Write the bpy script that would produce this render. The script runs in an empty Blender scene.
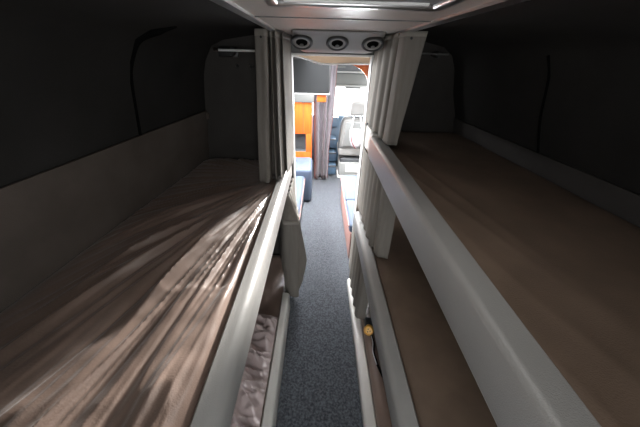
import bpy, bmesh, math, random
from mathutils import Vector, Matrix, noise

random.seed(7)
S = bpy.context.scene
COL = S.collection

# ---------------------------------------------------------------- camera
cam_d = bpy.data.cameras.new('camera'); cam = bpy.data.objects.new('camera', cam_d); COL.objects.link(cam)
F = 267.0
cam_d.sensor_fit = 'HORIZONTAL'; cam_d.sensor_width = 36.0
cam_d.lens = F / 640.0 * 36.0
cam_d.clip_start = 0.02; cam_d.clip_end = 200


def aim_camera(vp=(321, 57), roll=1.3, loc=(-.04, 0, 1.87)):
    def cv(u, v): return Vector((u - 320, -(v - 213.5), -F))
    dy = cv(*vp)
    r = math.radians(roll)
    b = Vector((-math.sin(r), -math.cos(r), 0))
    s = -(dy.dot(dy)) / (b.dot(dy))
    up = -(dy + s * b); up.normalize(); dy.normalize()
    right = dy.cross(up)
    R = Matrix((right, dy, up)).to_4x4()
    cam.matrix_world = Matrix.Translation(loc) @ R


aim_camera()
S.camera = cam

# ---------------------------------------------------------------- world, light, exposure
S.view_settings.view_transform = 'Standard'; S.view_settings.look = 'None'
S.view_settings.gamma = 1.0; S.view_settings.use_curve_mapping = False
S.view_settings.exposure = 0.0
S.cycles.use_denoising = True
S.cycles.max_bounces = 10; S.cycles.diffuse_bounces = 6; S.cycles.glossy_bounces = 4
S.cycles.sample_clamp_indirect = 6.0

W = bpy.data.worlds.new('overcast_sky'); S.world = W; W.use_nodes = True
bg = W.node_tree.nodes['Background']
bg.inputs['Color'].default_value = (.93, .97, 1.0, 1); bg.inputs['Strength'].default_value = 5.0


def area_light(name, loc, target, sx, sy, energy, color, spread=180):
    d = bpy.data.lights.new(name, 'AREA'); d.shape = 'RECTANGLE'; d.size = sx; d.size_y = sy
    d.energy = energy; d.color = color; d.spread = math.radians(spread)
    o = bpy.data.objects.new(name, d); COL.objects.link(o); o.location = loc
    o.rotation_euler = (Vector(target) - Vector(loc)).to_track_quat('-Z', 'Y').to_euler()
    return o


# low sun from the front right, reaching the bunks through the lounge windows and the doorway
sun_d = bpy.data.lights.new('sun', 'SUN'); sun_d.energy = 25.0; sun_d.angle = math.radians(4); sun_d.color = (1, .97, .93)
sun = bpy.data.objects.new('sun', sun_d); COL.objects.link(sun)
SUN_AZ, SUN_EL = math.radians(19.7), math.radians(6.2)
sun.rotation_euler = Vector((-math.sin(SUN_AZ) * math.cos(SUN_EL), -math.cos(SUN_AZ) * math.cos(SUN_EL), -math.sin(SUN_EL))).to_track_quat('-Z', 'Y').to_euler()
# daylight falling through the roof hatch, the windscreen and the lounge side windows, then two added fill lamps
area_light('hatch_daylight', (.04, .50, 1.972), (.04, .50, 0), .34, .5, 1.45, (1, .98, .95))
area_light('windscreen_daylight', (.4, 6.3, 1.45), (0, 1.2, .6), 1.8, .8, 420, (.95, .98, 1))
area_light('side_window_daylight', (1.6, 3.6, 1.62), (-.3, 2.4, .3), 2.2, .6, 45, (.95, .98, 1))
area_light('side_window_daylight', (-1.6, 3.2, 1.62), (.2, 3.0, .2), 2.0, .6, 260, (.92, .96, 1))
area_light('lounge_added_fill', (.03, 3.35, 1.94), (.03, 3.35, 0), .45, 1.3, 115, (.95, .97, 1), 110)  # added fill lamp under the closed lounge ceiling, brightens the floor
area_light('rear_added_fill', (.04, -1.7, 1.45), (.0, 1.0, 1.5), .9, .8, 8, (1, .98, .96))  # added unseen fill lamp behind the camera, lifts ceiling, curtains and partitions


# ---------------------------------------------------------------- materials
def mat(name, col, rough=.6, spec=.5, metal=0, bump=0, bscale=200, var=0, vscale=6, col2=None, sheen=0, stretch=None, detail=4):
    m = bpy.data.materials.new(name); m.use_nodes = True
    nt = m.node_tree; p = nt.nodes['Principled BSDF']
    p.inputs['Base Color'].default_value = (*col, 1); p.inputs['Roughness'].default_value = rough
    p.inputs['Specular IOR Level'].default_value = spec; p.inputs['Metallic'].default_value = metal
    if sheen:
        p.inputs['Sheen Weight'].default_value = sheen; p.inputs['Sheen Roughness'].default_value = .4
    tc = nt.nodes.new('ShaderNodeTexCoord'); src = tc.outputs['Object']
    if stretch:
        mp = nt.nodes.new('ShaderNodeMapping'); mp.inputs['Scale'].default_value = stretch
        nt.links.new(src, mp.inputs['Vector']); src = mp.outputs['Vector']
    if var or col2:
        n = nt.nodes.new('ShaderNodeTexNoise'); n.inputs['Scale'].default_value = vscale; n.inputs['Detail'].default_value = detail
        nt.links.new(src, n.inputs['Vector'])
        mr = nt.nodes.new('ShaderNodeMapRange'); mr.inputs['From Min'].default_value = .35; mr.inputs['From Max'].default_value = .65
        nt.links.new(n.outputs['Fac'], mr.inputs['Value'])
        mx = nt.nodes.new('ShaderNodeMix'); mx.data_type = 'RGBA'
        c2 = col2 if col2 else tuple(c * (1 - var) for c in col)
        mx.inputs['A'].default_value = (*c2, 1); mx.inputs['B'].default_value = (*col, 1)
        nt.links.new(mr.outputs['Result'], mx.inputs['Factor']); nt.links.new(mx.outputs['Result'], p.inputs['Base Color'])
    if bump:
        n = nt.nodes.new('ShaderNodeTexNoise'); n.inputs['Scale'].default_value = bscale; n.inputs['Detail'].default_value = 3
        nt.links.new(src, n.inputs['Vector'])
        b = nt.nodes.new('ShaderNodeBump'); b.inputs['Strength'].default_value = bump; b.inputs['Distance'].default_value = .004
        nt.links.new(n.outputs['Fac'], b.inputs['Height']); nt.links.new(b.outputs['Normal'], p.inputs['Normal'])
    return m


M = {}
M['carpet'] = mat('blue_grey_carpet', (.088, .094, .104), .95, .1, bump=1, bscale=170, col2=(.032, .035, .04), vscale=75, detail=8)
M['vinyl'] = mat('pale_grey_vinyl', (.31, .302, .288), .32, .5, bump=.25, bscale=420, var=.07, vscale=5)
M['vinyl_low'] = mat('cream_vinyl', (.54, .52, .485), .4, .5, bump=.2, bscale=420, var=.06)
M['sheet'] = mat('brown_satin_sheet', (.22, .152, .12), .31, .8, bump=.22, bscale=260, var=.18, vscale=9, sheen=.25)
M['sheet_right'] = mat('brown_cotton_sheet', (.21, .148, .108), .55, .3, bump=.2, bscale=300, var=.2, vscale=7)
M['blanket'] = mat('brown_satin_painted_sheen', (.52, .42, .405), .25, .9, bump=.15, bscale=120, var=.1)  # brown satin, its pale sheen put into the base colour
M['shell'] = mat('charcoal_headliner', (.032, .030, .028), .92, .15, bump=.3, bscale=330, var=.25, vscale=3)
M['liner'] = mat('grey_brown_carpet_lining', (.125, .103, .088), .92, .15, bump=.4, bscale=330, var=.22, vscale=5)
M['liner_dark'] = mat('dark_carpet_lining', (.075, .068, .064), .92, .15, bump=.4, bscale=330, var=.2, vscale=5)
M['partition'] = mat('grey_partition_fabric', (.058, .053, .049), .92, .15, bump=.4, bscale=300, var=.15)
M['curtain'] = mat('beige_grey_curtain', (.205, .186, .163), .8, .2, bump=.2, bscale=380, var=.12, vscale=8, stretch=(8, 8, .6))
M['ceil'] = mat('greige_ceiling_vinyl', (.62, .56, .51), .45, .4, bump=.15, bscale=240, var=.06)
M['alu'] = mat('brushed_aluminium', (.55, .55, .55), .3, .5, metal=1, bump=.05, bscale=90)
M['steel'] = mat('chrome', (.7, .7, .7), .12, .5, metal=1)
M['grey_plastic'] = mat('grey_plastic', (.10, .10, .095), .45)
M['dark_plastic'] = mat('dark_plastic', (.02, .02, .02), .4)
M['black'] = mat('black_rubber', (.006, .006, .006), 1, 0)
M['white'] = mat('white_paint', (.82, .81, .79), .35)
M['wood'] = mat('orange_cherry_veneer', (.50, .10, .014), .4, .3, col2=(.38, .07, .01), vscale=4, stretch=(9, 9, .7))
M['screen'] = mat('tv_glass', (.012, .0125, .013), .35, .25)
M['leather'] = mat('blue_grey_leather', (.055, .072, .105), .6, .25, bump=.2, bscale=160, var=.1)
M['leather_trim'] = mat('pinkish_piping', (.25, .13, .11), .5)
M['seat_grey'] = mat('grey_seat_fabric', (.26, .256, .245), .7, .3, bump=.2, bscale=200, var=.1)
M['seat_dark'] = mat('dark_seat_edge', (.07, .075, .08), .5)
M['cloth_white'] = mat('white_cotton', (.5, .5, .53), .8, .2, bump=.2, bscale=90)
M['grey_curtain'] = mat('mauve_grey_curtain', (.12, .105, .115), .75, .2, var=.1, vscale=8, sheen=.2)
M['red_edge'] = mat('dark_red_edging', (.16, .04, .035), .6)
M['blue'] = mat('blue_vinyl', (.07, .12, .18), .4, var=.15)
M['silver'] = mat('silver_laminate', (.25, .255, .245), .35, .5)
M['yellow'] = mat('yellow_plastic', (.80, .42, .05), .35)
M['band'] = mat('hem_tape', (.25, .228, .20), .75)
M['ground'] = mat('pale_concrete', (.6, .6, .6), .9, var=.1)
g = bpy.data.materials.new('clear_glass'); g.use_nodes = True
nt = g.node_tree; nt.nodes.clear()
o_ = nt.nodes.new('ShaderNodeOutputMaterial'); mx_ = nt.nodes.new('ShaderNodeMixShader'); tr_ = nt.nodes.new('ShaderNodeBsdfTransparent'); gl_ = nt.nodes.new('ShaderNodeBsdfGlossy')
gl_.inputs['Roughness'].default_value = .02; mx_.inputs[0].default_value = .06
nt.links.new(tr_.outputs[0], mx_.inputs[1]); nt.links.new(gl_.outputs[0], mx_.inputs[2]); nt.links.new(mx_.outputs[0], o_.inputs[0])
M['glass'] = g


vm = mat('translucent_beige_fabric', (.55, .48, .40), .8, .2)
nt = vm.node_tree; pb = nt.nodes['Principled BSDF']; tl = nt.nodes.new('ShaderNodeBsdfTranslucent'); tl.inputs['Color'].default_value = (.6, .5, .4, 1)
mm = nt.nodes.new('ShaderNodeMixShader'); mm.inputs[0].default_value = .5
nt.links.new(pb.outputs[0], mm.inputs[1]); nt.links.new(tl.outputs[0], mm.inputs[2]); nt.links.new(mm.outputs[0], nt.nodes['Material Output'].inputs['Surface'])
M['valance'] = vm


# ---------------------------------------------------------------- helpers (all take world coordinates)
def wloc(o):
    v = Vector((0, 0, 0))
    while o: v += o.location; o = o.parent
    return v


def mesh(name, verts, faces, m, parent=None, smooth=False, bevel=0, seg=2, sub=0, solid=0, angle=40):
    me = bpy.data.meshes.new(name)
    vs = [Vector(v) for v in verts]
    if parent: off = wloc(parent)
    else:
        lo = [min(v[i] for v in vs) for i in range(3)]; hi = [max(v[i] for v in vs) for i in range(3)]
        off = Vector(((lo[0] + hi[0]) / 2, (lo[1] + hi[1]) / 2, lo[2]))
    bm = bmesh.new()
    bv = [bm.verts.new(v - off) for v in vs]
    for f in faces:
        try: bm.faces.new([bv[i] for i in f])
        except ValueError: pass
    bmesh.ops.recalc_face_normals(bm, faces=bm.faces)
    bm.to_mesh(me); bm.free()
    o = bpy.data.objects.new(name, me); COL.objects.link(o)
    if parent: o.parent = parent
    else: o.location = off
    for k in (m if isinstance(m, (list, tuple)) else [m]): me.materials.append(M[k])
    if solid:
        s = o.modifiers.new('s', 'SOLIDIFY'); s.thickness = solid; s.offset = 0
    if bevel:
        b = o.modifiers.new('b', 'BEVEL'); b.width = bevel; b.segments = seg; b.limit_method = 'ANGLE'; b.angle_limit = math.radians(35)
    if sub:
        s = o.modifiers.new('u', 'SUBSURF'); s.levels = sub; s.render_levels = sub
    if smooth or bevel or sub:
        for p in me.polygons: p.use_smooth = True
        if not sub: me.set_sharp_from_angle(angle=math.radians(angle)) if not bevel else None
    return o


def box_vf(x0, x1, y0, y1, z0, z1):
    v = [(x, y, z) for z in (z0, z1) for y in (y0, y1) for x in (x0, x1)]
    return v, [(0, 1, 3, 2), (4, 5, 7, 6), (0, 1, 5, 4), (2, 3, 7, 6), (0, 2, 6, 4), (1, 3, 7, 5)]


def box(name, x0, x1, y0, y1, z0, z1, m, parent=None, bevel=0, seg=3):
    v, f = box_vf(x0, x1, y0, y1, z0, z1)
    return mesh(name, v, f, m, parent, bevel=bevel, seg=seg)


def loft(rings, closed=True, caps=True):
    n = len(rings[0]); v = [p for r in rings for p in r]; f = []
    for i in range(len(rings) - 1):
        for j in range(n if closed else n - 1):
            k = (j + 1) % n
            f.append((i * n + j, i * n + k, (i + 1) * n + k, (i + 1) * n + j))
    if caps and closed:
        f.append(tuple(range(n))); f.append(tuple((len(rings) - 1) * n + j for j in range(n)))
    return v, f


def extrude_y(name, prof, y0, y1, m, parent=None, smooth=True, bevel=0, angle=40, ny=1):
    v, f = loft([[(x, y0 + (y1 - y0) * i / ny, z) for x, z in prof] for i in range(ny + 1)])
    return mesh(name, v, f, m, parent, smooth=smooth, bevel=bevel, angle=angle)


def prism_y(name, prof, y0, y1, m, parent=None, bevel=0):       # outline in x-z given depth along y
    return extrude_y(name, prof, y0, y1, m, parent, smooth=False, bevel=bevel)


def prism_x(name, prof, x0, x1, m, parent=None, bevel=0, seg=3):       # outline in y-z given width along x
    v, f = loft([[(x0, y, z) for y, z in prof], [(x1, y, z) for y, z in prof]])
    return mesh(name, v, f, m, parent, bevel=bevel, seg=seg)


def tube(name, pts, r, m, parent=None, n=10):
    pts = [Vector(p) for p in pts]; rings = []
    prev = None
    for i, p in enumerate(pts):
        t = (pts[min(i + 1, len(pts) - 1)] - pts[max(i - 1, 0)]).normalized()
        a = prev if prev else (Vector((0, 0, 1)) if abs(t.z) < .9 else Vector((1, 0, 0)))
        s = t.cross(a).normalized(); u = s.cross(t).normalized(); prev = u
        rr = r[i] if isinstance(r, (list, tuple)) else r
        rings.append([p + (s * math.cos(2 * math.pi * k / n) + u * math.sin(2 * math.pi * k / n)) * rr for k in range(n)])
    v, f = loft(rings)
    return mesh(name, v, f, m, parent, smooth=True, angle=60)


def lathe(name, prof, centre, axis, m, parent=None, n=24):      # prof: (radius, distance along axis)
    ax = Vector(axis).normalized(); c = Vector(centre)
    s = ax.orthogonal().normalized(); u = ax.cross(s)
    rings = [[c + ax * h + (s * math.cos(2 * math.pi * k / n) + u * math.sin(2 * math.pi * k / n)) * max(r, 1e-4) for k in range(n)] for r, h in prof]
    v, f = loft(rings)
    return mesh(name, v, f, m, parent, smooth=True, angle=45)


def thing(name, label, cat, loc, group=None):
    o = bpy.data.objects.new(name, None); COL.objects.link(o); o.location = loc; o.empty_display_size = .1
    return tag(o, label, cat, group)


def tag(o, label, cat, group=None, kind=None):
    o['label'] = label; o['category'] = cat
    if group: o['group'] = group
    if kind: o['kind'] = kind
    return o


def struct(o, label=None):
    o['kind'] = 'structure'
    if label: o['label'] = label
    return o


def lerp(a, b, t): return a + (b - a) * t


def smooth_path(pts, k=5):
    out = []
    P = [Vector(p) for p in pts]
    for i in range(len(P) - 1):
        p0 = P[max(i - 1, 0)]; p1 = P[i]; p2 = P[i + 1]; p3 = P[min(i + 2, len(P) - 1)]
        for q in range(k):
            t = q / k
            out.append(.5 * ((2 * p1) + (p2 - p0) * t + (2 * p0 - 5 * p1 + 4 * p2 - p3) * t * t + (3 * p1 - p0 - 3 * p2 + p3) * t ** 3))
    out.append(P[-1]); return out


def smoothstep(a, b, x):
    t = max(0., min(1., (x - a) / (b - a))); return t * t * (3 - 2 * t)


# ---------------------------------------------------------------- shell of the bus
Y_BACK, Y_BULK, Y_FRONT = -.6, 2.12, 5.7


def left_x(y): return -(1.14 - .08 * max(y, -.6))
def right_x(y): return 1.135 - .043 * max(y, -.6)


struct(box('floor', -1.25, 1.25, Y_BACK - 1.5, Y_FRONT, -.05, 0, 'carpet'), 'blue-grey carpet floor of the aisle and lounge')
struct(box('ceiling', -.31, .385, Y_BACK, Y_BULK, 1.992, 2.03, 'ceil'), 'pale vinyl ceiling over the aisle')
struct(box('ceiling_lounge', -1.25, 1.25, Y_BULK + .05, Y_FRONT, 1.95, 2.03, 'ceil'))

L_PROF = [(0.0, 0), (0.0, 1.13), (.07, 1.5), (.105, 1.74), (.135, 1.83), (.19, 1.916), (.27, 1.952), (.37, 1.968), (.47, 1.984), (.62, 1.994), (.84, 1.998)]
R_PROF = [(0.0, 0), (0.0, 1.38), (.055, 1.5), (.115, 1.66), (.15, 1.82), (.19, 1.9), (.255, 1.946), (.38, 1.972), (.5, 1.988), (.71, 1.998)]


def shell_pts(prof, side, y):
    out = []
    for d, z in prof:
        if side < 0:
            x = left_x(y) + d
            if d >= .84: x = -.305
        else:
            x = right_x(y) - d
            if d >= .71: x = .38
        out.append((x, y, z))
    return out


def shell(name, prof, side, lo, hi):
    ys = [Y_BACK, .2, .7, 1.2, 1.7, Y_BULK]; k = -1 if side < 0 else 1
    rings = []
    for y in ys:
        p = [q for q in shell_pts(prof, side, y)][lo:hi]
        outer = []
        for i, q in enumerate(p):
            a, c = p[max(i - 1, 0)], p[min(i + 1, len(p) - 1)]
            tx, tz = c[0] - a[0], c[2] - a[2]; l = math.hypot(tx, tz)
            outer.append((q[0] + k * abs(tz) / l * .03, y, q[2] + abs(tx) / l * .03))
        rings.append(p + outer[::-1])
    v, f = loft(rings)
    return struct(mesh(name, v, f, 'shell', smooth=True, angle=50))


shell('wall_left', L_PROF, -1, 0, 3)
shell('ceiling_left', L_PROF, -1, 2, 20)
shell('wall_right', R_PROF, 1, 0, 3)
shell('ceiling_right', R_PROF, 1, 2, 20)
struct(box('wall_back_left', -1.25, -.25, Y_BACK - .05, Y_BACK, 0, 2.03, 'partition'))
struct(box('wall_back_right', .32, 1.25, Y_BACK - .05, Y_BACK, 0, 2.03, 'partition'))


def lining(name, side, z0, z1, d0, d1, m):        # the paler carpeted strip low on the side wall
    rows = []
    for y in (Y_BACK, .4, 1.2, Y_BULK - .005):
        bx = left_x(y) if side < 0 else right_x(y); k = 1 if side < 0 else -1
        rows.append([(bx + k * (d0 + .004), y, z0), (bx + k * (d0 + .016), y, z0), (bx + k * (d1 + .016), y, z1), (bx + k * (d1 + .004), y, z1)])
    v, f = loft(rows)
    return struct(mesh(name, v, f, m))


lining('trim_1', -1, 1.02, 1.503, 0, .070, 'liner')
lining('trim_2', 1, 1.30, 1.497, 0, .054, 'liner_dark')


def seam(name, prof, side, y, zmin, xlim):
    pts = [p for p in shell_pts(prof, side, y) if zmin <= p[2] and abs(p[0]) > xlim]
    k = 1 if side < 0 else -1
    pts = [(p[0] + k * .003, p[1], p[2] - .003) for p in pts]
    out = smooth_path(pts, 5)
    rr = [.007 + .012 * smoothstep(len(out) - 18, len(out) - 6, i) for i in range(len(out))] if side < 0 else .005
    if side < 0: rr[-4:] = [.013, .009, .005, .002]
    return struct(tube(name, out, rr, 'black', n=8), 'dark gasket seam between wall panels')


seam('trim_3', L_PROF, -1, 1.38, 1.49, .58)
seam('trim_4', R_PROF, 1, 1.27, 1.49, .85)

# front partition with doorway
DL, DR = -.25, .318
struct(box('wall_front_left', -1.25, DL, Y_BULK, Y_BULK + .04, 0, 2.03, 'partition'))
struct(box('wall_front_right', DR, 1.25, Y_BULK, Y_BULK + .04, 0, 2.03, 'partition'))
struct(box('wall_front_header', DL, DR, Y_BULK, Y_BULK + .04, 1.875, 2.03, 'grey_plastic'))
fr = struct(box('door_frame', DL, DL + .014, 2.085, 2.165, 0, 1.89, 'white', bevel=.003), 'thin white frame around the doorway')
box('side_jamb', DR - .016, DR, 2.085, 2.165, 0, 1.89, 'white', fr, .003)
box('head_jamb', DL + .014, DR - .016, 2.085, 2.165, 1.875, 1.889, 'white', fr, .003)

# aluminium edge strips along the ceiling
for nm, x, k in (('trim_5', -.305, 1), ('trim_6', .378, -1)):
    struct(prism_y(nm, [(x - .012 * k, 1.996), (x - .012 * k, 1.984), (x + .004 * k, 1.978), (x + .022 * k, 1.984), (x + .022 * k, 1.996)], Y_BACK, 2.1, 'alu'))
struct(box('trim_7', -.285, .36, 1.19, 1.196, 1.989, 1.994, 'grey_plastic'), 'thin joint between two ceiling panels')

# lounge walls with side windows, and the windscreen
for side, nm in ((-1, 'left'), (1, 'right')):
    xa, xb = sorted((side * 1.20, side * 1.25))
    struct(box('wall_lounge_' + nm, xa, xb, Y_BULK + .04, Y_FRONT, 0, 1.05, 'ceil'))
    struct(box('wall_lounge_%s_top' % nm, xa, xb, Y_BULK + .04, Y_FRONT, 1.86, 1.96, 'ceil'))
    for a, b in (((Y_BULK + .04, 2.3), (4.3, 4.5), (5.55, Y_FRONT)) if side < 0 else ((Y_BULK + .04, 2.3), (5.66, Y_FRONT))):
        struct(box('wall_lounge_%s_pillar' % nm, xa, xb, a, b, 1.05, 1.86, 'ceil'))
    for i, (a, b) in enumerate(((2.3, 4.3), (4.5, 5.55)) if side < 0 else ((2.3, 5.66),)):
        struct(box('window_%d' % (i + 1 if side < 0 else 3), side * 1.225 - .003, side * 1.225 + .003, a, b, 1.05, 1.86, 'glass'))
struct(box('wall_windscreen_base', -1.25, 1.25, Y_FRONT, Y_FRONT + .06, 0, .72, 'seat_dark'))
struct(box('wall_windscreen_top', -1.25, 1.25, Y_FRONT, Y_FRONT + .06, 1.86, 2.03, 'ceil'))
struct(box('window_4', -1.25, 1.25, Y_FRONT + .02, Y_FRONT + .03, .72, 1.86, 'glass'), 'bright windscreen')
struct(box('ground', -12, 12, -6, 30, -.6, -.55, 'ground'))


# ---------------------------------------------------------------- bunks
def rail_prof(xa, xw, z0, z1, r=.035):     # xa aisle face, xw inner face
    k = 1 if xw > xa else -1
    w = abs(xw - xa); p = [(xw, z0 + .01), (xw, z1 - .006), (xw - k * .006, z1)]
    for i in range(7):
        a = math.pi / 2 * i / 6
        p.append((xa + k * (r - r * math.sin(a)), z1 - .004 - r + r * math.cos(a)))
    p += [(xa, z0 + .014), (xa + k * .004, z0 + .004), (xa + k * .012, z0)]
    return p


def bunk(label, side, xa, xw, z0, z1, y1, base_z, m='vinyl', r=.035, cap=False):
    t = thing('bunk', label, 'bunk', (side * .65, .8, base_z))
    extrude_y('side_rail', rail_prof(xa, xw, z0, z1, r), -.5, y1, m, t, angle=50)
    e = left_x(2.1) + .02 if side < 0 else right_x(2.1) - .02
    a, b = sorted((xw, e))
    box('bed_base', a, b, -.5, Y_BULK - .01, base_z, base_z + .025, 'liner_dark', t)
    if cap:
        box('end_block', xa + .028, xw + .01, y1 + .02, Y_BULK - .01, z0 - .03, z1 - .01, 'vinyl_low', t, .008)
        c = extrude_y('end_cap', rail_prof(xa + .001, xw + .012, z0 + .03, z1 + .008, r), y1 - .03, y1 + .05, 'vinyl_low', t, angle=50)
    return t


XA_L, XW_L = -.255, -.318
bunk('upper left bunk with a rounded pale grey rail above the lower left bunk', -1, XA_L, XW_L, 1.02, 1.152, 2.05, 1.0, r=.04)
bunk('lower left bunk at floor level with a low cream rail beside the carpet', -1, XA_L, -.31, 0.0, .20, 1.56, .02, 'vinyl_low', .03)
bunk('top right bunk with the widest pale grey rail', 1, .29, .357, 1.298, 1.447, 1.74, 1.27, r=.018, cap=True)
bunk('middle right bunk with a narrower pale rail, directly under the top right bunk', 1, .26, .328, .66, .79, 1.9, .63, r=.03)
bunk('lowest right bunk at floor level with a low cream rail beside the carpet', 1, .255, .322, 0.0, .085, 1.86, .005, 'vinyl_low', .025)


def mattress(name, label, side, xw, y0, y1, ztop, zbot, disp, m, nx=60, ny=90, xfar=None, piping=True, gap=.006):
    t = thing(name, label, 'mattress', (side * .65, .8, zbot))
    top = []
    for j in range(ny + 1):
        y = lerp(y0, y1, j / ny)
        ex = xfar if xfar is not None else ((left_x(y) + .02) if side < 0 else (right_x(y) - .02))
        row = []
        for i in range(nx + 1):
            u = i / nx; x = lerp(xw + side * gap, ex, u)
            d_in = abs(x - xw)
            edge = (.012 if side < 0 else .024) * math.exp(-(d_in / .02) ** 1.2) + .018 * math.exp(-abs(x - ex) / .02) + .02 * math.exp(-(y1 - y) / .02)
            row.append((x, y, ztop - edge + disp(x, y, d_in)))
        top.append(row)
    v = [p for r in top for p in r]; n = nx + 1; f = []
    for j in range(ny):
        for i in range(nx): f.append((j * n + i, j * n + i + 1, (j + 1) * n + i + 1, (j + 1) * n + i))
    border = [i for i in range(n)] + [j * n + nx for j in range(1, ny + 1)] + [ny * n + i for i in range(nx - 1, -1, -1)] + [j * n for j in range(ny - 1, 0, -1)]
    b0 = len(v)
    for i in border: v.append((v[i][0], v[i][1], zbot))
    k = len(border)
    for i in range(k): f.append((border[i], border[(i + 1) % k], b0 + (i + 1) % k, b0 + i))
    f.append(tuple(b0 + i for i in range(k)))
    mesh('fitted_sheet', v, f, m, t, smooth=True, angle=70)
    if piping:
        pts = [(xw + side * .022, y0 + .02 + (y1 - y0 - .05) * i / 40, ztop - .012 + disp(xw + side * .022, y0 + .02 + (y1 - y0 - .05) * i / 40, .022)) for i in range(41)]
        tube('hem', pts, .004, m, t, n=8)
    return t


def ridge(p, sharp=1.0):
    v = noise.noise(Vector(p)); return (1 - min(1, abs(v) * 2.2)) ** sharp


def disp_left(x, y, d):
    # the sheet is pulled towards the corner under the curtain, so its folds fan out from there
    px, py = -.29, 1.78
    r = math.hypot(x - px, y - py); phi = math.atan2(x - px, py - y)
    q = phi * 1.25 + .018 * noise.noise(Vector((x * 3, y * 2.2, 4)))
    a = smoothstep(.05, .55, r) * (.3 + .7 * smoothstep(.2, .9, r)) * smoothstep(.78, .40, d + .16 * noise.noise(Vector((x * 2, y * 2, 0)))) * smoothstep(0, .035, d)
    m1 = .35 + .65 * smoothstep(-.25, .3, noise.noise(Vector((q * 6, r * 1.6, 11))))
    h = .032 * ridge((q * 8.5, r * .8, 1.3), 1.6) * m1 + .019 * ridge((q * 17, r * .9, 7.7), 1.6) + .007 * ridge((q * 33, r * 1.2, 3.7), 1.4) + .003 * noise.noise(Vector((q * 60, r * 4, 2)))
    h += .0025 * noise.noise(Vector((x * 4, y * 16, 9)))
    c = .0016 * math.exp(-((y - .70 - .05 * x) / .008) ** 2) * smoothstep(.45, .2, d) * smoothstep(0, .03, d)
    return a * h + c


def disp_right(x, y, d):
    th = math.radians(-14); s = x * math.cos(th) - y * math.sin(th); t = x * math.sin(th) + y * math.cos(th)
    a = smoothstep(.5, .05, d) * smoothstep(0, .03, d) * smoothstep(2.0, 1.6, y)
    return a * (.0045 * ridge((s * 9, t * .8, 3.1), 1.6)) + .003 * noise.noise(Vector((x * 4, y * 3, 6)))


def disp_small(x, y, d): return .003 * noise.noise(Vector((x * 6, y * 4, 2)))


mattress('mattress', 'mattress on the upper left bunk under a brown satin sheet with bright diagonal folds', -1, XW_L, -.45, 2.1, 1.137, 1.027, disp_left, 'sheet', 150, 260)
mattress('mattress', 'mattress on the lower left bunk under a brown sheet, partly under a crumpled blanket', -1, -.31, -.45, 2.1, .165, .047, disp_small, 'sheet', 40, 50)
mattress('mattress', 'smooth wide brown mattress on the top right bunk', 1, .357, -.45, 2.1, 1.400, 1.297, disp_right, 'sheet_right', 110, 150)
mattress('mattress', 'brown mattress with a stitched hem on the middle right bunk', 1, .328, -.45, 2.1, .765, .657, disp_small, 'sheet_right', 40, 60)
mattress('mattress', 'brown mattress on the lowest right bunk below the yellow plug', 1, .322, -.45, 2.1, .13, .032, disp_small, 'sheet', 40, 60)


# crumpled blanket on the lower left bunk
def crumple():
    nx, ny = 90, 190; x0, x1, y0, y1 = -.318, -.70, -.3, 1.32
    v = []; f = []
    for j in range(ny + 1):
        for i in range(nx + 1):
            y = lerp(y0, y1, j / ny); x = lerp(x0, x1, i / nx)
            y2 = y + .06 * noise.noise(Vector((x * 3, y * 3, 1))) - .35 * (x + .3) * (1 if j > ny * .8 else .6)
            w = .03 * noise.noise(Vector((x * 7, y * 5, 3)))
            h = .06 * ridge((x * 3 + w, (y + w + .3 * x) * 8.5, 5.2), 1.4) + .028 * ridge((x * 6, (y - .45 * x + w) * 17, 8.1), 1.3) + .008 * ridge((x * 16, (y + .5 * x) * 30, 3.1), 1.2)
            env = min(1, smoothstep(y1 + .01, y1 - .1, y) + .12) * (.35 + .65 * smoothstep(0, .05, abs(x - x0)))
            v.append((x, y2 if y > .9 else lerp(y, y2, smoothstep(.2, .9, y)), .172 + h * env))
    n = nx + 1
    for j in range(ny):
        for i in range(nx): f.append((j * n + i, j * n + i + 1, (j + 1) * n + i + 1, (j + 1) * n + i))
    o = mesh('blanket', v, f, 'blanket', smooth=True, solid=.004, angle=80)
    return tag(o, 'crumpled brown satin blanket with painted mauve-grey sheen on the lower left bunk', 'blanket')


crumple()


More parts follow.
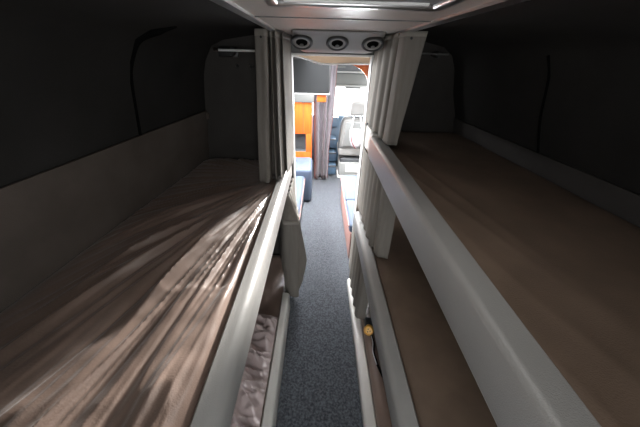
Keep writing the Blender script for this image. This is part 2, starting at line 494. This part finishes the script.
# ---------------------------------------------------------------- curtains
def curtain(label, levels, m='curtain', hem=.0, hook_xy=None, name='curtain', band=None, wob=.004, edge_mat=None, cat='curtain', group=None, k=5):
    """levels: list of (z, [(x,y)...]) top to bottom, equal path lengths"""
    zt = levels[0][0]; zb = levels[-1][0]
    cx = sum(p[0] for p in levels[-1][1]) / len(levels[-1][1]); cy = sum(p[1] for p in levels[-1][1]) / len(levels[-1][1])
    t = thing(name, label, cat, (cx, cy, zb), group)
    paths = [(z, smooth_path([(*p[:2], 0) for p in pts], k)) for z, pts in levels]

    def at(z):
        for (za, a), (zc, c) in zip(paths[:-1], paths[1:]):
            if z <= za + 1e-6 and z >= zc - 1e-6:
                u = (za - z) / (za - zc); return [lerp(p, q, u) for p, q in zip(a, c)]
        return paths[-1][1]
    nz = 26

    def rows(za, zc, n, grow=0):
        R = []
        for r in range(n + 1):
            z = lerp(za, zc, r / n); p = at(z)
            R.append([(q.x + wob * noise.noise(Vector((q.x * 20, q.y * 20, z * 3))), q.y + wob * noise.noise(Vector((q.x * 20, q.y * 20, z * 3 + 9))), z) for q in p])
        return R
    v, f = loft(rows(zt, zb, nz), closed=False)
    mesh('drape', v, f, m, t, smooth=True, solid=.004, angle=70)
    if band:
        v, f = loft(rows(band[0], band[1], 2), closed=False)
        mesh('header_tape', v, f, 'band', t, smooth=True, solid=.007, angle=70)
    if edge_mat:
        for nm, idx in edge_mat:
            pts = [(*rw[idx][:2], rw[idx][2]) for rw in rows(zt, zb, nz)]
            tube('edging', pts, .008, nm, t, n=6)
    if hook_xy:
        for (x, y, z) in hook_xy:
            lathe('snap_button', [(0, 0), (.006, 0), (.006, .004), (.003, .006), (0, .006)], (x, y, z), (0, -1, 0), 'dark_plastic', t, 10)
    return t


# left upper: flat panel towards the camera, then gathered pleats back to the doorway
top = [(-.378, 1.635), (-.35, 1.622), (-.320, 1.615), (-.324, 1.74), (-.315, 1.73), (-.303, 1.66), (-.300, 1.72), (-.291, 1.76), (-.283, 1.68), (-.275, 1.80), (-.266, 1.86), (-.258, 1.78), (-.25, 1.9), (-.244, 1.98), (-.24, 2.06)]
bot = [(-.425, 1.615), (-.395, 1.605), (-.358, 1.60), (-.355, 1.72), (-.34, 1.72), (-.322, 1.64), (-.315, 1.70), (-.303, 1.74), (-.288, 1.66), (-.278, 1.78), (-.267, 1.84), (-.258, 1.76), (-.25, 1.88), (-.244, 1.96), (-.24, 2.06)]
curtain('beige curtain hanging from the ceiling at the front end of the upper left bunk', [(1.985, top), (1.157, bot)],
        hook_xy=[(-.325, 1.60, 1.19), (-.292, 1.655, 1.19), (-.345, 1.61, 1.95)], band=(1.985, 1.955))

# left lower: hangs from under the upper rail and bulges into the aisle
tp = [(-.305, 1.76), (-.29, 1.74), (-.275, 1.72), (-.252, 1.72), (-.246, 1.73), (-.262, 1.76), (-.243, 1.79), (-.262, 1.83), (-.243, 1.87), (-.262, 1.91), (-.243, 1.95), (-.258, 2.0), (-.243, 2.03)]
md = [(-.31, 1.68), (-.30, 1.66), (-.278, 1.60), (-.182, 1.60), (-.178, 1.62), (-.205, 1.66), (-.185, 1.70), (-.215, 1.74), (-.195, 1.80), (-.225, 1.85), (-.21, 1.90), (-.235, 1.97), (-.23, 2.03)]
ml = [(-.345, 1.74), (-.315, 1.65), (-.268, 1.60), (-.185, 1.60), (-.18, 1.62), (-.19, 1.65), (-.118, 1.67), (-.175, 1.72), (-.15, 1.78), (-.21, 1.85), (-.19, 1.90), (-.235, 1.97), (-.23, 2.03)]
bt = [(-.335, 1.74), (-.306, 1.66), (-.248, 1.605), (-.19, 1.60), (-.186, 1.62), (-.21, 1.65), (-.19, 1.68), (-.22, 1.72), (-.20, 1.78), (-.225, 1.85), (-.21, 1.90), (-.238, 1.97), (-.238, 2.03)]
curtain('beige curtain bunched beneath the upper left rail, flaring into the aisle', [(1.012, tp), (.86, md), (.46, ml), (.22, [(max((a[0] + b[0]) / 2, -.302), a[1]) for a, b in zip(ml, bt)]), (.105, [(max(p[0], -.302), p[1]) for p in bt])], band=(.865, .835), k=2)

# right upper
rt = [(.445, 1.47), (.40, 1.48), (.352, 1.49), (.345, 1.57), (.36, 1.60), (.338, 1.63), (.345, 1.71), (.352, 1.74), (.328, 1.78), (.335, 1.86), (.342, 1.89), (.322, 1.93), (.326, 2.0), (.332, 2.03), (.318, 2.07)]
rb = [(.392, 1.47), (.368, 1.475), (.342, 1.48), (.332, 1.56), (.348, 1.59), (.322, 1.62), (.330, 1.70), (.338, 1.73), (.312, 1.77), (.320, 1.85), (.328, 1.88), (.305, 1.92), (.312, 1.98), (.318, 2.01), (.305, 2.07)]
curtain('beige curtain hanging from the ceiling at the front end of the top right bunk', [(1.983, rt), (1.458, rb)],
        hook_xy=[(.375, 1.475, 1.955)], band=(1.983, 1.962))
# right middle
mt = [(.405, 1.30), (.37, 1.31), (.325, 1.33), (.318, 1.37), (.33, 1.40), (.308, 1.44), (.322, 1.48), (.304, 1.53), (.318, 1.58), (.302, 1.63), (.316, 1.68), (.30, 1.74), (.315, 1.80), (.30, 1.87), (.30, 2.0)]
mb = [(.40, 1.29), (.37, 1.30), (.34, 1.31), (.325, 1.36), (.338, 1.40), (.308, 1.43), (.322, 1.48), (.302, 1.53), (.316, 1.58), (.30, 1.63), (.315, 1.68), (.298, 1.74), (.312, 1.80), (.298, 1.87), (.298, 2.0)]
curtain('pleated beige curtain at the front end of the middle right bunk', [(1.292, mt), (.798, mb)])
# right low
lt = [(.345, 1.33), (.315, 1.34), (.285, 1.35), (.275, 1.39), (.292, 1.43), (.272, 1.48), (.288, 1.53), (.27, 1.58), (.286, 1.63), (.268, 1.68), (.284, 1.74), (.268, 1.80), (.284, 1.87), (.275, 1.98)]
lb = [(.342, 1.36), (.312, 1.37), (.28, 1.38), (.272, 1.42), (.290, 1.46), (.268, 1.51), (.285, 1.56), (.266, 1.61), (.284, 1.66), (.264, 1.71), (.282, 1.77), (.264, 1.82), (.28, 1.88), (.275, 1.98)]
curtain('pleated beige curtain at the front end of the lowest right bunk, above the yellow plug', [(.652, lt), (.132, lb)])

# curtain rods at the front ends of the upper bunks
t = thing('curtain_rod', 'thin chrome rod with black bracket on the front wall of the upper left bunk', 'curtain rod', (-.6, 2.03, 1.88))
tube('rod', [(-.70, 2.0, 1.893), (-.40, 2.0, 1.893)], .007, 'white', t)
lathe('bracket', [(.0, 0), (.02, 0), (.024, .03), (.02, .06), (.012, .09), (.012, .118)], (-.62, 2.0, 1.885), (0, 1, 0), 'dark_plastic', t)
lathe('rod_end', [(0, 0), (.014, 0), (.014, .03), (0, .03)], (-.695, 2.0, 1.893), (-1, 0, 0), 'steel', t, 14)
box('wall_plate', -.735, -.60, 2.098, 2.12, 1.855, 1.915, 'dark_plastic', t, .006)
for x in (-.62, -.525):
    lathe('knob', [(0, 0), (.011, 0), (.011, .012), (.006, .022), (0, .022)], (x, 2.12, 1.802), (0, -1, 0), 'dark_plastic', t, 14)
t = thing('curtain_rod', 'dim rod with dark bracket on the front wall of the top right bunk', 'curtain rod', (.62, 2.03, 1.88))
tube('rod', [(.46, 2.0, 1.905), (.78, 2.0, 1.905)], .006, 'grey_plastic', t)
lathe('bracket', [(.0, 0), (.016, 0), (.02, .03), (.016, .06), (.011, .09), (.011, .118)], (.72, 2.0, 1.90), (0, 1, 0), 'dark_plastic', t)
tag(box('wall_clip', -.905, -.872, 2.095, 2.12, 1.445, 1.49, 'liner', bevel=.006), 'small pale clip at the corner of the left side wall and front wall', 'clip')
tag(lathe('wall_stud', [(0, 0), (.007, 0), (.005, .005), (0, .007)], (.985, 2.12, 1.545), (0, -1, 0), 'white', None, 12), 'tiny white stud at the front corner of the top right bunk', 'stud')

# ---------------------------------------------------------------- ceiling fittings
# overhead console with three round air vents above the doorway
t = thing('overhead_console', 'grey overhead console with three round air vents above the doorway', 'console', (.05, 1.86, 1.9))
import itertools


def con_drop(y):
    P = ((1.66, .003), (1.70, .010), (1.74, .022), (1.84, .082), (1.88, .090), (2.1, .094))
    for (a, p), (b, q) in zip(P[:-1], P[1:]):
        if y <= b: return lerp(p, q, max(0, (y - a) / (b - a)))
    return P[-1][1]


def console():
    n = 40; rings = []
    # wedge: fuller lower edge at the doorway; top follows the ceiling. rounded corners in plan
    def outline(inset, zoff):
        pts = []
        x0, x1 = -.215 + inset, .322 - inset; ya, yb = 1.68 + inset, 2.08; r = .07
        for cx, cy, a0 in ((x1 - r, ya + r, -90), ):
            pass
        def z(y): return lerp(1.985, 1.918, smoothstep(1.66, 1.97, y)) + zoff
        for i in range(9):
            a = math.radians(180 + 90 * i / 8); pts.append((x0 + r + r * math.cos(a), ya + r + r * math.sin(a)))
        for i in range(9):
            a = math.radians(270 + 90 * i / 8); pts.append((x1 - r + r * math.cos(a), ya + r + r * math.sin(a)))
        return pts
    o = outline(0, 0); xs = [p[0] for p in o]
    # grid surface in (u across, v deep)
    nu, nv = 40, 22; v = []
    for j in range(nv + 1):
        tt = j / nv; y = lerp(1.66, 2.06, tt)
        half = .262 * (1 - .10 * (1 - min(1, tt * 3)) ** 2)
        for i in range(nu + 1):
            s = -1 + 2 * i / nu
            x = .053 + half * s
            edge = (1 - abs(s)) ; er = min(1, edge / .26)
            drop = math.sqrt(max(0, 1 - (1 - er) ** 2))
            z = 1.990 - con_drop(y) * drop
            v.append((x, y, z))
    f = []; m_ = nu + 1
    for j in range(nv):
        for i in range(nu): f.append((j * m_ + i, j * m_ + i + 1, (j + 1) * m_ + i + 1, (j + 1) * m_ + i))
    b0 = len(v)
    for i in range(m_): v.append((v[nv * m_ + i][0], 2.085, v[nv * m_ + i][2] + .004))
    for i in range(nu): f.append((nv * m_ + i, nv * m_ + i + 1, b0 + i + 1, b0 + i))
    return mesh('housing', v, f, 'grey_plastic', t, smooth=True, angle=50, solid=.004)


M['hatch'] = mat('frosted_hatch', (.3, .3, .3), .7, .3)
M['console'] = mat('warm_grey_plastic', (.26, .245, .23), .45, .4, bump=.15, bscale=300)
hs = console(); hs.data.materials[0] = M['console']
slope = Vector((0, .23, 1)).normalized()
dn = Vector((0, -.06, -.10)).normalized()
for cx in (-.15, .05, .25):
    c = Vector((cx, 1.782, 1.990 - con_drop(1.782) - .001))
    vt = lathe('air_vent', [(.050, -.004), (.064, .0), (.064, .006), (.056, .012), (.048, .010), (.046, .004)], c, dn, 'dark_plastic', t, 28)
    lathe('ring', [(.047, .003), (.044, .009), (.036, .009), (.034, .004)], c, dn, 'console', vt, 28)
    lathe('nozzle', [(.034, .003), (.030, .006), (.018, .012), (.012, .018), (0, .018)], c, dn, 'black', vt, 24)
    lathe('hub', [(.011, .017), (.011, .021), (0, .022)], c, dn, 'grey_plastic', vt, 14)

# roof hatch
t = thing('roof_hatch', 'aluminium framed roof hatch in the aisle ceiling at the top of the photo', 'hatch', (.045, .6, 1.96))
x0, x1, y0, y1 = -.175, .255, .18, .84
box('frame', x0, x1, y1 - .03, y1, 1.975, 1.993, 'alu', t, .006)
box('frame', x0, x1, y0, y0 + .03, 1.975, 1.993, 'alu', t, .006)
box('frame', x0, x0 + .03, y0 + .03, y1 - .03, 1.975, 1.993, 'alu', t, .006)
box('frame', x1 - .03, x1, y0 + .03, y1 - .03, 1.975, 1.993, 'alu', t, .006)
box('panel', x0 + .03, x1 - .03, y0 + .03, y1 - .03, 1.984, 1.992, 'hatch', t)
box('inner_bead', x0 + .045, x1 - .045, y1 - .06, y1 - .05, 1.978, 1.986, 'white', t, .003)

# ---------------------------------------------------------------- yellow plug on the lowest right bunk
t = thing('plug', 'small round yellow plug with dark holes on the lowest right bunk', 'plug', (.345, 1.23, .15))
ax = Vector((-.25, -.75, .6)).normalized(); c = Vector((.345, 1.225, .195))
lathe('plug_body', [(0, -.02), (.022, -.02), (.034, -.008), (.036, .006), (.03, .016), (.026, .017), (.024, .012), (0, .012)], c, ax, 'yellow', t, 24)
sx = ax.orthogonal().normalized(); sy = ax.cross(sx)
for a in (0, 120, 240):
    q = c + ax * .012 + (sx * math.cos(math.radians(a)) + sy * math.sin(math.radians(a))) * .011
    lathe('socket_hole', [(0, 0), (.004, 0), (.004, .002), (0, .002)], q, ax, 'black', t, 10)
lathe('collar', [(.026, -.05), (.03, -.045), (.026, -.018)], c, ax, 'yellow', t, 18)
tube('cord', smooth_path([c - ax * .045, (.365, 1.21, .16), (.375, 1.15, .15), (.362, 1.08, .158), (.375, 1.0, .15), (.395, .93, .146)], 6), .008, 'black', t)
tube('cord_stripe', smooth_path([(.362, 1.20, .168), (.366, 1.15, .161), (.353, 1.08, .167), (.366, 1.0, .16)], 6), .0035, 'cloth_white', t, 6)
tag(mesh('cloth', *(lambda P: ([(x, y, .135 + .035 * ridge((x * 9, y * 9, 3), 1.2) * (1 if 0 < i < 11 and 0 < j < 11 else .1)) for j, y in enumerate([1.24 + .012 * q for q in range(12)]) for i, x in enumerate([.335 + .010 * q for q in range(12)])],
      [(j * 12 + i, j * 12 + i + 1, (j + 1) * 12 + i + 1, (j + 1) * 12 + i) for j in range(11) for i in range(11)]))(0), 'seat_dark', smooth=True, solid=.003, angle=80), 'small crumpled dark cloth behind the yellow plug', 'cloth')

# ---------------------------------------------------------------- lounge beyond the doorway
# pale valance sagging behind the door head
n = 24; vs = []; fs = []
for i in range(n + 1):
    s = i / n; x = lerp(-.246, .314, s)
    zl = 1.872 - .05 * smoothstep(0, .45, s) + .014 * s
    for y, z in ((2.170, zl + .10), (2.166, zl + .012), (2.170, zl), (2.186, zl), (2.186, zl + .10)): vs.append((x, y, z))
for i in range(n):
    for k in range(5): a, b = i * 5 + k, i * 5 + (k + 1) % 5; fs.append((a, b, b + 5, a + 5))
fs += [(0, 1, 2, 3, 4), tuple(n * 5 + k for k in range(5))]
t = mesh('valance', vs, fs, 'valance', smooth=True, angle=30)
tag(t, 'beige valance sagging across the top of the doorway', 'valance')
tube('rolled_hem', [(lerp(-.244, .312, i / n), 2.168, 1.872 - .05 * smoothstep(0, .45, i / n) + .014 * i / n) for i in range(n + 1)], .006, 'white', t, 8)

# orange cabinet with niche
Yc = 4.1
t = thing('wood_cabinet', 'orange wood cabinet with a dark open niche beyond the doorway on the left', 'cabinet', (-.6, Yc + .2, 0))
x0, x1, xn = -1.18, -.157, -.242
zt, nt_, nb = 1.305, .857, .58
box('side_panel', x1 - .02, x1, Yc + .02, Yc + .4, 0, zt, 'wood', t)
box('front_panel', x0, x1, Yc, Yc + .02, nt_, zt, 'wood', t, .003)
box('front_stile', xn, x1, Yc, Yc + .02, nb, nt_, 'wood', t, .003)
box('base_panel', x0, x1, Yc, Yc + .02, 0, nb, 'wood', t, .003)
box('front_stile', x0, -.70, Yc, Yc + .02, nb, nt_, 'wood', t, .003)
box('niche_back', -.70, xn, Yc + .22, Yc + .24, nb - .02, nt_ + .02, 'seat_dark', t)
box('niche_shelf', -.70, xn, Yc + .02, Yc + .22, nb - .02, nb, 'seat_dark', t)
box('niche_top', -.70, xn, Yc + .02, Yc + .22, nt_, nt_ + .02, 'seat_dark', t)
box('niche_side', xn, xn + .012, Yc + .02, Yc + .22, nb, nt_, 'seat_dark', t)
box('panel_joint', -.282, -.278, Yc - .001, Yc + .004, nt_, zt, 'red_edge', t)
box('worktop', x0, x1 + .03, Yc - .02, Yc + .4, zt, zt + .125, 'grey_plastic', t, .006)

# television
t = thing('television', 'flat dark television with pale lower edge beyond the doorway', 'television', (-.2, 3.4, 1.48))
box('casing', -.66, .07, 3.42, 3.47, 1.486, 1.86, 'dark_plastic', t, .006)
box('screen', -.645, .055, 3.416, 3.421, 1.51, 1.845, 'screen', t)
box('lower_bezel', -.66, .07, 3.412, 3.425, 1.486, 1.50, 'silver', t, .002)
box('logo_plate', -.225, -.19, 3.409, 3.413, 1.489, 1.497, 'white', t)
box('wood_trim', -.077, .032, 3.432, 3.462, 1.405, 1.488, 'wood', t, .004)
box('mount', -.35, -.15, 3.47, 3.55, 1.6, 1.95, 'dark_plastic', t)

# cab curtain
ct = [(-.115, 4.40), (-.085, 4.35), (-.05, 4.345), (-.035, 4.43), (.01, 4.44), (.035, 4.44), (.05, 4.36), (.09, 4.345), (.105, 4.40), (.125, 4.35), (.165, 4.34), (.20, 4.41)]
cm = [(-.13, 4.40), (-.105, 4.35), (-.06, 4.345), (-.045, 4.43), (-.01, 4.44), (.02, 4.44), (.03, 4.36), (.065, 4.345), (.08, 4.40), (.10, 4.35), (.135, 4.34), (.168, 4.41)]
cb = [(-.105, 4.40), (-.085, 4.35), (-.05, 4.345), (-.035, 4.43), (-.01, 4.44), (.012, 4.44), (.02, 4.36), (.05, 4.345), (.06, 4.40), (.075, 4.35), (.10, 4.34), (.118, 4.41)]
curtain('long mauve-grey curtain with dark red edges gathered beside the orange cabinet', [(1.92, ct), (1.1, cm), (.5, cb), (.02, cb)], 'grey_curtain', edge_mat=[('red_edge', 0), ('red_edge', -1)], k=5)

# left sofa with armrest
t = thing('sofa', 'pale blue-grey leather sofa along the left side beyond the doorway', 'sofa', (-.7, 2.9, 0))
box('seat_base', -1.18, -.25, 2.30, 3.5, 0, .28, 'seat_dark', t, .02)
box('seat_cushion', -1.16, -.225, 2.31, 3.52, .28, .43, 'leather', t, .05, 5)
box('backrest', -1.19, -1.0, 2.31, 3.5, .40, .92, 'leather', t, .05, 5)
box('armrest', -1.1, -.135, 3.50, 4.06, .0, .52, 'leather', t, .05, 5)
box('end_panel', -1.18, -.24, 2.24, 2.30, 0, .40, 'seat_dark', t, .02)
tube('piping', [(-.228, 2.33, .40), (-.228, 3.44, .40)], .006, 'leather_trim', t, 8)

# right bench
t = thing('bench', 'pale blue-grey leather bench along the right side beyond the doorway', 'bench', (.7, 2.9, 0))
box('seat_base', .30, 1.18, 2.24, 3.56, 0, .33, 'leather_trim', t, .01)
for a, b in ((2.24, 2.80), (2.81, 3.57)):
    box('seat_cushion', .285, 1.16, a, b, .33, .43, 'leather', t, .03, 4)
box('backrest', 1.0, 1.19, 2.26, 3.56, .43, .9, 'leather', t, .05, 5)
tube('piping', [(.283, 2.27, .40), (.283, 3.54, .40)], .008, 'leather_trim', t, 8)

# cab seat seen from behind
Ys = 4.55
t = thing('cab_seat', 'grey cab seat with a headrest in front of the bright windscreen', 'seat', (.58, Ys, 0))


def padded(name, x0, x1, y0, y1, z0, z1, m, taper=0, lean=0, parent=None, bev=.05):
    v = []
    for z, k in ((z0, 0), (z1, 1)):
        for y in (y0, y1):
            for x in (x0 + taper * k, x1 - taper * k): v.append((x, y - lean * k, z))
    return mesh(name, v, [(0, 1, 3, 2), (4, 5, 7, 6), (0, 1, 5, 4), (2, 3, 7, 6), (0, 2, 6, 4), (1, 3, 7, 5)], m, parent, bevel=bev, seg=5)


padded('backrest', .29, .80, Ys, Ys + .14, .50, 1.04, 'seat_grey', .05, .06, t, .06)
padded('back_shell', .345, .755, Ys - .045, Ys + .0, .56, .98, 'silver', .045, .06, t, .02)
padded('headrest', .445, .705, Ys - .06, Ys + .05, 1.065, 1.28, 'seat_grey', .02, .02, t, .04)
tube('headrest_post', [(.53, Ys - .01, 1.02), (.53, Ys - .01, 1.09)], .01, 'steel', t)
tube('headrest_post', [(.63, Ys - .01, 1.02), (.63, Ys - .01, 1.09)], .01, 'steel', t)
box('seat_cushion', .30, .80, Ys, Ys + .5, .38, .52, 'seat_grey', t, .04, 4)
box('slide_frame', .33, .78, Ys - .02, Ys + .45, .28, .34, 'seat_dark', t, .01)
box('pedestal', .32, .79, Ys - .04, Ys + .42, .03, .28, 'silver', t, .02)
box('pedestal_panel', .44, .70, Ys - .05, Ys - .035, .10, .24, 'white', t, .01)
box('foot_plate', .30, .82, Ys - .07, Ys + .45, 0, .03, 'white', t, .005)
tube('lever', [(.33, Ys + .1, .32), (.33, Ys - .05, .36), (.36, Ys - .08, .40)], .012, 'dark_plastic', t)
tube('edge_piping', smooth_path([(.295, Ys - .005, .52), (.30, Ys - .03, .75), (.35, Ys - .065, 1.03), (.57, Ys - .07, 1.05), (.74, Ys - .065, 1.03), (.79, Ys - .03, .75), (.795, Ys - .005, .52)], 6), .012, 'seat_dark', t)
# bag hanging on the seat back
t = thing('tote_bag', 'white cloth bag hanging by straps on the back of the cab seat', 'bag', (.56, Ys - .1, .6))
rows_ = []
for z, w, d in ((.58, .02, .01), (.62, .07, .03), (.70, .10, .045), (.80, .115, .04), (.86, .11, .03), (.885, .10, .02)):
    rows_.append([(.56 + w * math.cos(2 * math.pi * k / 24) * (1 + .06 * math.cos(5 * k)), Ys - .165 + .035 * (z - .6) + d * math.sin(2 * math.pi * k / 24), z) for k in range(24)])
v, f = loft(rows_); mesh('bag_body', v, f, 'cloth_white', t, smooth=True, angle=80)
for a, b in ((.47, .50), (.65, .61)):
    tube('strap', smooth_path([(a, Ys - .155, .87), (lerp(a, b, .6), Ys - .165, .97), (b, Ys - .12, 1.055), (b, Ys - .075, 1.062)], 5), .012, 'cloth_white', t, 8)
tube('drawstring', smooth_path([(.47, Ys - .185, .82), (.49, Ys - .205, .70), (.53, Ys - .215, .62), (.56, Ys - .205, .58)], 5), .008, 'red_edge', t, 6)

# blue steps and dashboard
t = thing('step_unit', 'blue vinyl steps between the long grey curtain and the cab seat', 'steps', (.2, 4.9, 0))
for i, (y, z) in enumerate(((4.62, .17), (4.80, .36), (4.98, .56))):
    box('step', -.1, .28, y, 5.25, z - .17 if i else 0, z, 'blue', t, .015)
    box('nosing', -.1, .28, y - .008, y + .015, z - .02, z, 'seat_dark', t, .003)
t = thing('dashboard', 'blue and dark dashboard below the windscreen', 'dashboard', (0, 5.5, .0))
prism_x('dash_body', [(5.35, .0), (5.35, .78), (5.42, .90), (5.69, .93), (5.69, 0)], -1.15, 1.15, 'blue', t, .03)
box('dash_pod', .02, .32, 5.28, 5.40, .70, .90, 'blue', t, .03)
box('dash_screen', .07, .20, 5.272, 5.282, .74, .86, 'dark_plastic', t, .004)

# orange arch, right of the cab opening
inner = [(.10, 1.836), (.134, 1.834), (.2, 1.823), (.23, 1.811), (.257, 1.795), (.278, 1.777), (.295, 1.757), (.31, 1.728), (.321, 1.698), (.339, 1.63), (.352, 1.537), (.358, 1.40), (.36, 1.0)]
outer = [(.10, 1.85), (.134, 1.85), (.2, 1.85), (.245, 1.85), (.285, 1.848), (.308, 1.838), (.327, 1.82), (.338, 1.795), (.348, 1.765), (.361, 1.699), (.375, 1.60), (.388, 1.45), (.40, 1.0)]
v, f = loft([[(p[0], 2.192, p[1]), (p[0], 2.23, p[1]), (q[0], 2.23, q[1]), (q[0], 2.192, q[1])] for p, q in zip(inner, outer)])
t = tag(mesh('wood_arch', v, f, 'wood', smooth=True, angle=40), 'curved orange wood arch at the upper right of the doorway', 'arch')
box('mounting_block', .362, .385, Y_BULK + .04, 2.192, 1.45, 1.56, 'wood', t)

# overhead locker above the windscreen
M['locker'] = mat('locker_grey', (.11, .115, .11), .4, .4)
t = thing('overhead_locker', 'silver and dark overhead locker above the windscreen', 'locker', (.4, 5.0, 1.5))
box('carcass', -.2, 0.75, 4.72, 5.3, 1.52, 1.94, 'seat_dark', t, .02)
prism_x('door', [(4.66, 1.50), (4.70, 1.66), (4.73, 1.66), (4.73, 1.49)], -.18, 0.74, 'locker', t, .01)
box('rail', -.18, 0.74, 4.67, 4.73, 1.665, 1.69, 'silver', t, .006)
box('rail', -.18, .34, 4.69, 4.73, 1.735, 1.76, 'locker', t, .006)
box('lip', -.18, 0.74, 4.60, 4.72, 1.475, 1.50, 'silver', t, .008)
box('lamp', .36, .60, 4.62, 4.72, 1.45, 1.475, 'locker', t, .008)
